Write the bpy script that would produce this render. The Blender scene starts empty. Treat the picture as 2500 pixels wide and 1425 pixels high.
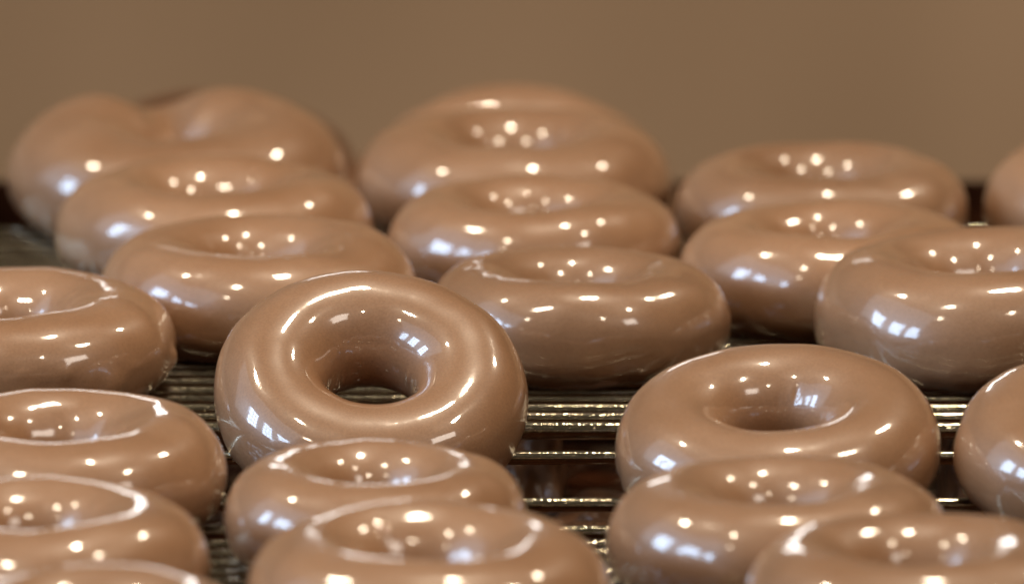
import bpy, bmesh, math, random
from mathutils import Vector, Matrix, noise
random.seed(4)
R = math.radians
sc = bpy.context.scene
COL = sc.collection

# ------------------------------------------------------------------ camera
D = 0.095                                    # nominal donut diameter, metres
cam_d = bpy.data.cameras.new('camera')
cam = bpy.data.objects.new('camera', cam_d); COL.objects.link(cam)
cam.location = (0.0, -2.79279, 0.58387)
cam.rotation_euler = (R(90 - 11.5), 0, 0)
cam_d.sensor_width = 36.0
cam_d.lens = 332.64
cam_d.clip_start = 0.05
cam_d.clip_end = 100.0
cam_d.dof.use_dof = True
cam_d.dof.focus_distance = 2.70
cam_d.dof.aperture_fstop = 10.0
sc.camera = cam

# ------------------------------------------------------------------ room light that has no lamp
w = bpy.data.worlds.new('World'); sc.world = w; w.use_nodes = True
bg = w.node_tree.nodes['Background']
bg.inputs[0].default_value = (0.30, 0.24, 0.17, 1)
bg.inputs[1].default_value = 0.20

def area(name, loc, aim, sx, sy, power, col, shape='RECTANGLE'):
    l = bpy.data.lights.new(name, 'AREA'); l.shape = shape
    l.size = sx; l.size_y = sy; l.energy = power; l.color = col
    o = bpy.data.objects.new(name, l); COL.objects.link(o)
    o.location = loc
    o.rotation_euler = (Vector(aim) - Vector(loc)).to_track_quat('-Z', 'Y').to_euler()
    return o

# three tall sash windows on the left, each pane its own light
PW, PH, GAP = 0.21, 0.27, 0.035
for wy in (-2.75, -1.55, -0.35):
    for i in range(3):
        for j in range(4):
            y = wy + (i - 1) * (PW + GAP)
            z = 1.0 + j * (PH + GAP)
            area('window_pane_light', (-3.3, y, z), (0, y, z), PW, PH, 3.0, (0.52, 0.72, 1.0))
# warm ceiling spots
for (x, y, p) in ((-1.6, -2.4, 5), (0.7, -2.2, 6), (-0.7, -1.0, 12), (1.2, -0.6, 10), (-1.5, 0.5, 12), (0.25, 0.4, 17), (1.6, 1.4, 11)):
    x += random.uniform(-.15, .15); y += random.uniform(-.15, .15)
    area('ceiling_spot_light', (x, y, 2.5), (x * .4, y * .4, 0), 0.19, 0.19, p * 1.15, (1.0, 0.83, 0.62), 'DISK')
# square warm panel lamp to the right of the camera, and the long lit hatch beyond the belt
area('panel_light', (1.75, -1.75, 1.9), (0, 0, 0), 0.95, 0.58, 11.5, (1.0, 0.88, 0.76))
area('cool_fill_light', (-3.7, -1.0, 2.5), (0, -0.6, 0.4), 5.2, 3.0, 34.0, (0.74, 0.87, 1.0))  # added fill for a soft cool sheen, stands in for bounce around the windows
area('hatch_light', (-0.22, 2.6, 0.71), (-0.1, 0, 0), 0.36, 0.20, 2.3, (1.0, 0.96, 0.92))

vs = sc.view_settings
vs.view_transform = 'Standard'; vs.look = 'None'; vs.exposure = 0.0; vs.gamma = 1.0
vs.use_curve_mapping = False
sc.render.engine = 'CYCLES'
sc.cycles.use_denoising = True
sc.cycles.max_bounces = 8
sc.cycles.sample_clamp_indirect = 6.0

# ------------------------------------------------------------------ materials
def mat(name):
    m = bpy.data.materials.new(name); m.use_nodes = True
    nt = m.node_tree
    return m, nt, nt.nodes['Principled BSDF']
def node(nt, t, **kw):
    n = nt.nodes.new(t)
    for k, v in kw.items():
        if k in n.inputs: n.inputs[k].default_value = v
        else: setattr(n, k, v)
    return n
def ramp(nt, fac, stops):
    r = nt.nodes.new('ShaderNodeValToRGB')
    el = r.color_ramp.elements
    while len(el) < len(stops): el.new(0.5)
    for e_, (p, c) in zip(el, stops):
        e_.position = p; e_.color = (*c, 1)
    nt.links.new(fac, r.inputs[0])
    return r.outputs[0]
def objcoord(nt):
    tc = nt.nodes.new('ShaderNodeTexCoord'); return tc.outputs['Object']

def glaze_material():
    m, nt, b = mat('sugar_glaze_over_dough')
    co = objcoord(nt)
    oi = nt.nodes.new('ShaderNodeObjectInfo')
    # every donut samples its own piece of the noise
    mul = nt.nodes.new('ShaderNodeVectorMath'); mul.operation = 'SCALE'; mul.inputs['Scale'].default_value = 7.0
    cmb = nt.nodes.new('ShaderNodeCombineXYZ')
    for k in range(3): nt.links.new(oi.outputs['Random'], cmb.inputs[k])
    nt.links.new(cmb.outputs[0], mul.inputs[0])
    add = nt.nodes.new('ShaderNodeVectorMath'); add.operation = 'ADD'
    nt.links.new(co, add.inputs[0]); nt.links.new(mul.outputs[0], add.inputs[1])
    P = add.outputs[0]
    n1 = node(nt, 'ShaderNodeTexNoise', Scale=24.0, Detail=4.0, Roughness=0.55)
    n2 = node(nt, 'ShaderNodeTexNoise', Scale=1500.0, Detail=2.0, Roughness=0.7)
    n3 = node(nt, 'ShaderNodeTexNoise', Scale=95.0, Detail=4.0, Roughness=0.6)
    for n in (n1, n2, n3): nt.links.new(P, n.inputs['Vector'])
    c1 = ramp(nt, n1.outputs[0], [(0.32, (0.345, 0.176, 0.086)), (0.68, (0.418, 0.233, 0.130))])
    mix = node(nt, 'ShaderNodeMix', data_type='RGBA', blend_type='MULTIPLY')
    mix.inputs[0].default_value = 1.0
    c2 = ramp(nt, n2.outputs[0], [(0.30, (0.86, 0.84, 0.82)), (0.70, (1.10, 1.10, 1.10))])
    hv = nt.nodes.new('ShaderNodeHueSaturation')
    vr = nt.nodes.new('ShaderNodeMapRange'); vr.inputs['To Min'].default_value = 0.90; vr.inputs['To Max'].default_value = 1.10
    nt.links.new(oi.outputs['Random'], vr.inputs['Value']); nt.links.new(vr.outputs[0], hv.inputs['Value'])
    nt.links.new(c1, hv.inputs['Color']); c1 = hv.outputs[0]
    nt.links.new(c1, mix.inputs[6]); nt.links.new(c2, mix.inputs[7])
    # the glaze ends in a wavy edge low on the side: below it bare fried crust, with underside shade painted into its dark brown
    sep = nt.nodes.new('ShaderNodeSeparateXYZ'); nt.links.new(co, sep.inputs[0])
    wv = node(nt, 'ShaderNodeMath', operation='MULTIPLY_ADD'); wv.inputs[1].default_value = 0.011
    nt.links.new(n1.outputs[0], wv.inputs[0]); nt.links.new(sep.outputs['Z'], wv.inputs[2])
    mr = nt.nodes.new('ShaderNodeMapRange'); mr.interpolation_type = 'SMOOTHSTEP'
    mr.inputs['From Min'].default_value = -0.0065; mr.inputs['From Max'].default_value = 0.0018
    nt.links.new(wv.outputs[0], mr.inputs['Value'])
    crust_and_shade = node(nt, 'ShaderNodeMix', data_type='RGBA')
    crust_and_shade.inputs[6].default_value = (0.115, 0.045, 0.016, 1)
    nt.links.new(mr.outputs[0], crust_and_shade.inputs[0]); nt.links.new(mix.outputs[2], crust_and_shade.inputs[7])
    nt.links.new(crust_and_shade.outputs[2], b.inputs['Base Color'])
    b.inputs['Roughness'].default_value = 0.38
    b.inputs['Specular IOR Level'].default_value = 0.6
    b.inputs['Subsurface Weight'].default_value = 0.06
    b.inputs['Subsurface Radius'].default_value = (1.0, 0.5, 0.25)
    b.inputs['Subsurface Scale'].default_value = 0.004
    b.inputs['Coat Weight'].default_value = 1.0
    b.inputs['Coat IOR'].default_value = 1.72
    cr = ramp(nt, n3.outputs[0], [(0.35, (0.035,) * 3), (0.75, (0.13,) * 3)])
    nt.links.new(cr, b.inputs['Coat Roughness'])
    bp = node(nt, 'ShaderNodeBump', Strength=0.10, Distance=0.0006)
    nt.links.new(n3.outputs[0], bp.inputs['Height'])
    nt.links.new(bp.outputs[0], b.inputs['Normal'])
    n4 = node(nt, 'ShaderNodeTexNoise', Scale=150.0, Detail=2.0, Roughness=0.5); nt.links.new(P, n4.inputs['Vector'])
    bp2 = node(nt, 'ShaderNodeBump', Strength=0.10, Distance=0.0006)
    nt.links.new(n4.outputs[0], bp2.inputs['Height'])
    nt.links.new(bp2.outputs[0], b.inputs['Coat Normal'])
    return m
GLAZE = glaze_material()

def steel_material():
    m, nt, b = mat('oily_steel')
    co = objcoord(nt)
    n = node(nt, 'ShaderNodeTexNoise', Scale=240.0, Detail=4.0, Roughness=0.65)
    nt.links.new(co, n.inputs['Vector'])
    c = ramp(nt, n.outputs[0], [(0.3, (0.31, 0.27, 0.185)), (0.7, (0.64, 0.585, 0.47))])
    nt.links.new(c, b.inputs['Base Color'])
    b.inputs['Metallic'].default_value = 1.0
    r = ramp(nt, n.outputs[0], [(0.3, (0.22,) * 3), (0.7, (0.06,) * 3)])
    nt.links.new(r, b.inputs['Roughness'])
    bp = node(nt, 'ShaderNodeBump', Strength=0.26, Distance=0.0008)
    nt.links.new(n.outputs[0], bp.inputs['Height']); nt.links.new(bp.outputs[0], b.inputs['Normal'])
    return m
STEEL = steel_material()

def syrup_material():
    m, nt, b = mat('drained_glaze_syrup')
    co = objcoord(nt)
    n = node(nt, 'ShaderNodeTexNoise', Scale=26.0, Detail=3.0, Roughness=0.5)
    nt.links.new(co, n.inputs['Vector'])
    c = ramp(nt, n.outputs[0], [(0.35, (0.014, 0.0045, 0.002)), (0.7, (0.075, 0.025, 0.011))])
    nt.links.new(c, b.inputs['Base Color'])
    b.inputs['Roughness'].default_value = 0.10
    b.inputs['IOR'].default_value = 1.22
    return m
SYRUP = syrup_material()

def wall_material():
    m, nt, b = mat('tan_painted_panel')
    co = objcoord(nt)
    mp = nt.nodes.new('ShaderNodeMapping'); mp.inputs['Scale'].default_value = (1, 1, 0.45)
    nt.links.new(co, mp.inputs[0])
    n = node(nt, 'ShaderNodeTexNoise', Scale=4.0, Detail=2.0, Roughness=0.5)
    nt.links.new(mp.outputs[0], n.inputs['Vector'])
    c = ramp(nt, n.outputs[0], [(0.28, (0.325, 0.188, 0.088)), (0.72, (0.57, 0.342, 0.180))])
    nt.links.new(c, b.inputs['Base Color'])
    b.inputs['Roughness'].default_value = 0.6
    return m
WALL = wall_material()

# ------------------------------------------------------------------ helpers
def link(name, me, m, parent=None):
    me.materials.clear(); me.materials.append(m)
    o = bpy.data.objects.new(name, me); COL.objects.link(o)
    if parent: o.parent = parent
    return o
def tag(o, label, cat, group=None):
    o['label'] = label; o['category'] = cat
    if group: o['group'] = group
def smooth(me):
    me.polygons.foreach_set('use_smooth', [True] * len(me.polygons)); me.update()

# ------------------------------------------------------------------ setting: panel behind the belt
def box(bm, c, s):
    r = bmesh.ops.create_cube(bm, size=1.0)
    for v in r['verts']: v.co = Vector((v.co.x * s[0] + c[0], v.co.y * s[1] + c[1], v.co.z * s[2] + c[2]))
    return r['verts']
bm = bmesh.new(); box(bm, (0, 0, 0), (3.2, 0.03, 0.70))
bmesh.ops.bevel(bm, geom=bm.edges[:], offset=0.004, segments=2, affect='EDGES')
me = bpy.data.meshes.new('wall'); bm.to_mesh(me); bm.free()
wall = link('wall', me, WALL); wall.location = (0, 0.80, -0.08); wall['kind'] = 'structure'

bm = bmesh.new(); box(bm, (0, 0, 0), (9, 9, 0.02))
me = bpy.data.meshes.new('floor'); bm.to_mesh(me); bm.free()
fm, nt, b = mat('dark_floor')
n = node(nt, 'ShaderNodeTexNoise', Scale=9.0, Detail=4.0); nt.links.new(objcoord(nt), n.inputs['Vector'])
nt.links.new(ramp(nt, n.outputs[0], [(0.3, (0.022, 0.015, 0.010)), (0.7, (0.040, 0.028, 0.019))]), b.inputs['Base Color'])
b.inputs['Roughness'].default_value = 0.6
floor = link('floor', me, fm); floor.location = (0, 0, -0.43); floor['kind'] = 'structure'

# drip tray with the drained glaze, below the rods
tray = bpy.data.objects.new('drip_tray', None); COL.objects.link(tray); tray.location = (0, -0.19, -0.048)
tag(tray, 'dark drip tray with a pool of drained glaze under the rods', 'tray')
bm = bmesh.new()
box(bm, (0, 0, -0.008), (1.0, 1.08, 0.004))
for s in (-1, 1):
    box(bm, (s * 0.498, 0, 0.012), (0.004, 1.076, 0.036)); box(bm, (0, s * 0.5395, 0.0125), (0.990, 0.003, 0.0365))
me = bpy.data.meshes.new('pan'); bm.to_mesh(me); bm.free(); link('pan', me, SYRUP, tray)
NX, NY = 150, 190
vv = []; ff = []
for j in range(NY + 1):
    for i in range(NX + 1):
        x = -0.49 + 0.98 * i / NX; y = -0.53 + 1.06 * j / NY
        p = Vector((x, y, 0))
        z = 0.004 * noise.noise(p * 22) + 0.0035 * noise.noise(p * 60 + Vector((3, 1, 7))) + 0.0015 * noise.noise(p * 130)
        vv.append((x, y, z))
for j in range(NY):
    for i in range(NX):
        a = j * (NX + 1) + i; ff.append((a, a + 1, a + NX + 2, a + NX + 1))
me = bpy.data.meshes.new('glaze_pool'); me.from_pydata(vv, [], ff); smooth(me); link('glaze_pool', me, SYRUP, tray)
mm, nt, b = mat('half_set_glaze')
n = node(nt, 'ShaderNodeTexNoise', Scale=60.0, Detail=3.0); nt.links.new(objcoord(nt), n.inputs['Vector'])
nt.links.new(ramp(nt, n.outputs[0], [(0.3, (0.19, 0.085, 0.040)), (0.7, (0.36, 0.185, 0.10))]), b.inputs['Base Color'])
b.inputs['Roughness'].default_value = 0.14
for q, (cx, cy, sx, sy, h) in enumerate(((0.007, 0.000, 0.011, 0.02, 0.030), (0.030, -0.03, 0.016, 0.02, 0.008), (0.045, 0.03, 0.010, 0.02, 0.016),
                                         (0.136, -0.01, 0.008, 0.02, 0.026), (-0.075, -0.06, 0.012, 0.02, 0.014), (0.021, -0.075, 0.012, 0.016, 0.010))):
    bm = bmesh.new(); bmesh.ops.create_icosphere(bm, subdivisions=4, radius=1)
    for v in bm.verts:
        p = v.co.copy(); g = 1 + 0.35 * noise.noise(p * 1.6 + Vector((q * 5, 0, 0))) + 0.12 * noise.noise(p * 4.5)
        v.co = Vector((p.x * sx * g, p.y * sy * g, p.z * h * g))
    me = bpy.data.meshes.new('glaze_clump'); bm.to_mesh(me); bm.free(); smooth(me)
    o = link('glaze_clump', me, mm, tray); o.location = (cx, cy + 0.19, 0)

# ------------------------------------------------------------------ wire conveyor
belt = bpy.data.objects.new('wire_conveyor', None); COL.objects.link(belt)
tag(belt, 'conveyor of thin greasy steel rods carrying the donuts', 'conveyor')
def rod_mesh(r, L=0.96, nseg=48):
    bm = bmesh.new(); rings = []
    for i in range(nseg + 1):
        x = -L / 2 + L * i / nseg
        rr = r * (1 + 0.10 * noise.noise(Vector((x * 60, r * 900, 2))))
        dz = 0.0006 * noise.noise(Vector((x * 9, r * 500, 5)))
        rings.append([bm.verts.new((x, rr * math.cos(a), dz + rr * math.sin(a))) for a in [2 * math.pi * k / 12 for k in range(12)]])
    for i in range(nseg):
        for k in range(12):
            bm.faces.new((rings[i][k], rings[i][(k + 1) % 12], rings[i + 1][(k + 1) % 12], rings[i + 1][k]))
    bm.faces.new(rings[0][::-1]); bm.faces.new(rings[-1])
    bmesh.ops.recalc_face_normals(bm, faces=bm.faces[:])
    me = bpy.data.meshes.new('rod'); bm.to_mesh(me); bm.free(); smooth(me); me.materials.append(STEEL); return me
ROD = [rod_mesh(0.0016), rod_mesh(0.0020), rod_mesh(0.0017), rod_mesh(0.0026)]
ys = [(-0.0505, 0), (-0.0625, 1), (-0.0745, 0), (-0.0868, 1), (-0.0990, 2), (-0.1105, 3), (-0.1506, 1), (-0.2116, 1),
      (-0.2460, 1), (-0.2631, 2)]
y = -0.2745
k = 0
while y > -0.56: ys.append((y, (0, 1, 2)[k % 3])); y -= 0.0115; k += 1
y = -0.0385
while y < 0.186: ys.append((y, (0, 2, 1)[k % 3])); y += 0.0122; k += 1
for (y, k) in ys:
    o = bpy.data.objects.new('rod', ROD[k]); COL.objects.link(o); o.parent = belt
    r = (0.0016, 0.0020, 0.0017, 0.0026)[k]
    drop = 0.0 if y < 0.195 else -((y - 0.195) ** 2) * 40.0          # the belt turns down at its far end
    o.location = (random.uniform(-.01, .01), y, -r + drop)
    o.rotation_euler = (random.uniform(0, 6.28), 0, random.uniform(-.004, .004))

# dark rubber roller that the belt turns round at its far end
rm, nt, b = mat('worn_black_rubber')
n = node(nt, 'ShaderNodeTexNoise', Scale=80.0, Detail=4.0); nt.links.new(objcoord(nt), n.inputs['Vector'])
nt.links.new(ramp(nt, n.outputs[0], [(0.3, (0.012, 0.009, 0.007)), (0.7, (0.035, 0.027, 0.020))]), b.inputs['Base Color'])
b.inputs['Roughness'].default_value = 0.55
bm = bmesh.new()
bmesh.ops.create_cone(bm, cap_ends=True, segments=48, radius1=0.021, radius2=0.021, depth=0.97)
bmesh.ops.rotate(bm, verts=bm.verts[:], cent=(0, 0, 0), matrix=Matrix.Rotation(R(90), 3, 'Y'))
bmesh.ops.bevel(bm, geom=[e_ for e_ in bm.edges if len(e_.link_faces) == 2 and any(len(f.verts) > 4 for f in e_.link_faces)], offset=0.002, segments=2, affect='EDGES')
me = bpy.data.meshes.new('end_roller'); bm.to_mesh(me); bm.free(); smooth(me)
o = link('end_roller', me, rm, belt); o.location = (0, 0.197, -0.027)

# ------------------------------------------------------------------ donuts
NT, NP = 160, 72
def donut_mesh(dia, seed, hole=0.318, rad=0.182, bumps=(), wob=1.3, low=0.4, ridge=0.012, squash=0.985, ell=(1, 1), dents=()):
    """ring donut; hole/rad = radius of the ring's centre line and of its section in units of the diameter.
       bumps: (angle deg, section angle deg, height, width), dents: (angle deg, depth, width deg) sink the crest"""
    rnd = random.Random(seed * 31)
    bumps = list(bumps)
    for _ in range(11):
        bumps.append((rnd.uniform(0, 360), rnd.choice((rnd.uniform(-60, 10), rnd.uniform(120, 200))), rnd.choice((1, 1, -1)) * rnd.uniform(.002, .0075), rnd.uniform(.012, .024)))
    vv = []
    off = Vector((seed * 13.1, seed * 7.7, seed * 3.3))
    for i in range(NT):
        th = 2 * math.pi * i / NT
        c, s = math.cos(th), math.sin(th)
        tv = Vector((c, s, 0))
        g1 = noise.noise(tv * 0.9 + off); g2 = noise.noise(tv * 1.6 + off * 1.7); g3 = noise.noise(tv * 0.8 - off)
        rc = hole * (1 + 0.030 * wob * g1)
        ra = rad * (1 + 0.055 * wob * g2)
        rb = rad * squash * (1 + 0.07 * wob * g3)
        sink = 0.0
        for (da, dd, dw) in dents:
            q = (math.degrees(th) - da + 180) % 360 - 180
            sink += dd * math.exp(-(q / dw) ** 2)
        for k in range(NP):
            ph = 2 * math.pi * k / NP
            cp, sp = math.cos(ph), math.sin(ph)
            # full shoulders, flatter underside
            a = ra * math.copysign(abs(cp) ** 0.94, cp)
            if sp >= 0: b = rb * sp ** 0.97
            else: b = -rb * 0.94 * abs(sp) ** 0.80
            rg = 1.0 + ridge * (1 + 0.35 * g2) * math.exp(-((math.degrees(ph) - 95) / 13.0) ** 2)
            b *= rg
            if cp > 0: a *= 1.0 + 0.02 * (1 - abs(sp))
            z = b - sink * max(0, 0.35 + 0.65 * sp)
            r_ = rc + a
            p = Vector((c * r_, s * r_, z))
            n = Vector((c * cp, s * cp, sp))
            lw = max(0.0, min(1.0, (-sp + 0.10) / 0.6)) if cp > -0.3 else 0.0   # lumpy glaze skirt low on the outside
            h = 0.0058 * wob * noise.noise(p * 5.0 + off) + 0.0014 * wob * noise.noise(p * 13 + off)
            h += low * lw * (0.010 * noise.noise(p * 16 + off) + 0.006 * noise.noise(p * 34 - off))
            for (ba, bs, bh, bw) in bumps:
                q1 = ((math.degrees(th) - ba + 180) % 360 - 180) / 57.3 * rc * 1.4
                q2 = ((math.degrees(ph) - bs + 180) % 360 - 180) / 57.3 * ra
                h += bh * math.exp(-(q1 * q1 + q2 * q2) / (bw * bw))
            p += n * h
            vv.append((p.x * dia * ell[0], p.y * dia * ell[1], p.z * dia))
    ff = []
    for i in range(NT):
        for k in range(NP):
            i2 = (i + 1) % NT; k2 = (k + 1) % NP
            ff.append((i * NP + k, i2 * NP + k, i2 * NP + k2, i * NP + k2))
    me = bpy.data.meshes.new('glazed_donut'); me.from_pydata(vv, [], ff); smooth(me)
    return me

GROUP = 'glazed donuts on the wire conveyor'
seed_n = [0]
def donut(label, x, y, dia, tilt=0.0, roll=0.0, dz=0.0, spin=0.0, **kw):
    """tilt > 0 leans the far side up towards the camera, roll > 0 lifts the left side"""
    seed_n[0] += 1
    me = donut_mesh(dia, seed_n[0], **kw)
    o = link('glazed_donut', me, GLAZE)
    o.location = (x, y, 0.165 * dia + dz)
    o.rotation_euler = (Matrix.Rotation(R(tilt), 3, 'X') @ Matrix.Rotation(R(roll), 3, 'Y') @ Matrix.Rotation(R(spin), 3, 'Z')).to_euler()
    tag(o, label, 'donut', GROUP)
    return o

# far rows, left to right
donut('blurred dark-rimmed donut mostly hidden behind the dipped one at back left', -0.0990, 0.2740, 0.098, tilt=198, dz=-0.021)
donut('large blurred donut with a sagging dip in its rim at the back left', -0.1074, 0.1830, 0.1065, tilt=8, dz=0.0, hole=0.285, rad=0.215, squash=.84, dents=((101, 0.088, 24),))
donut('blurred donut behind another, only its arched top edge showing at back centre', 0.0011, 0.2700, 0.1060, tilt=30, dz=-0.0288)
donut('blurred wide donut in front of the arched top edge at back centre', 0.0010, 0.1670, 0.1005, tilt=1)
donut('blurred donut farthest back on the right that is wholly inside the picture', 0.0973, 0.1283, 0.0917)
donut('blurred donut cut off by the right picture edge, at the back', 0.1964, 0.1377, 0.0956, tilt=3)
# middle rows
donut('soft-focus donut at left directly in front of the one with the dipped rim', -0.0923, 0.0936, 0.0974)
donut('soft-focus donut at centre between the wide back donut and the flat lying one', 0.0070, 0.0752, 0.0901)
donut('donut partly hidden behind the big one that the right edge cuts off', 0.0967, 0.0329, 0.0911, roll=-1)
donut('donut behind the steeply leaning one, overlapped by it at its lower right', -0.0765, 0.0009, 0.0944)
donut('flat lying donut behind the steeply leaning one, overlapped by it only at its left end', 0.0195, -0.0339, 0.0890, low=0.6)
donut('big flat donut with bluish window reflections on its left side, cut off at right', 0.1406, -0.0335, 0.1014, tilt=1.5, roll=-2, low=0.6)
donut('donut with a pointed bump on its right side, cut off at left', -0.1475, -0.0695, 0.0979, squash=.86, dz=-0.002, tilt=2, ridge=0.03, low=0.8,
      bumps=((-12, -5, 0.018, 0.03), (-60, -25, -0.012, 0.018), (-50, -10, 0.012, 0.03), (-68, 8, .007, .013), (-75, -4, -.007, .012), (-83, 10, .006, .013), (-40, 5, .005, .012), (-72, -14, .008, .014)))
# nearer rows
donut('donut leaning steeply towards the camera with its hole open to the rods', -0.0406, -0.1400, 0.0901, tilt=30, roll=2, dz=-0.001, hole=0.318, rad=0.183, squash=1.01, ridge=0.0, wob=.8, low=.5)
donut('donut tipped gently forward showing its round hole, right of the bare rods', 0.0740, -0.2125, 0.0909, tilt=13, roll=-1, low=.6, wob=.8,
      bumps=((172, 150, .006, .012), (184, 138, -.006, .011), (196, 152, .007, .012), (180, 166, .005, .010), (206, 140, .005, .012)))
donut('tipped donut cut off by the right picture edge, beside the bare rods', 0.1681, -0.2215, 0.0889, tilt=14, roll=2)
donut('donut with a bright ring along its crest at left, nearest below the bumped one', -0.1242, -0.2477, 0.0914, tilt=2, ridge=0.04)
donut('donut with bright crest ring at lower left, its left part out of the picture', -0.1251, -0.3550, 0.0899, tilt=1, ridge=0.045)
donut('donut at the bottom left corner, only the top of its crest in the picture', -0.1076, -0.4567, 0.0884, tilt=1, ridge=0.045)
donut('smaller donut pressed against the front of the steeply leaning one', -0.0371, -0.2945, 0.0821, tilt=2, ridge=0.03, roll=1)
donut('blurred nearest donut at bottom centre with a bright crest ring', -0.0219, -0.3970, 0.0951, tilt=2, ridge=0.04, roll=-1)
donut('donut in front of the gently tipped one, low at right', 0.0711, -0.3280, 0.0898, tilt=1, ridge=0.028, roll=-1)
donut('blurred nearest donut at the bottom right corner', 0.1058, -0.4014, 0.0925, tilt=1, roll=-1)
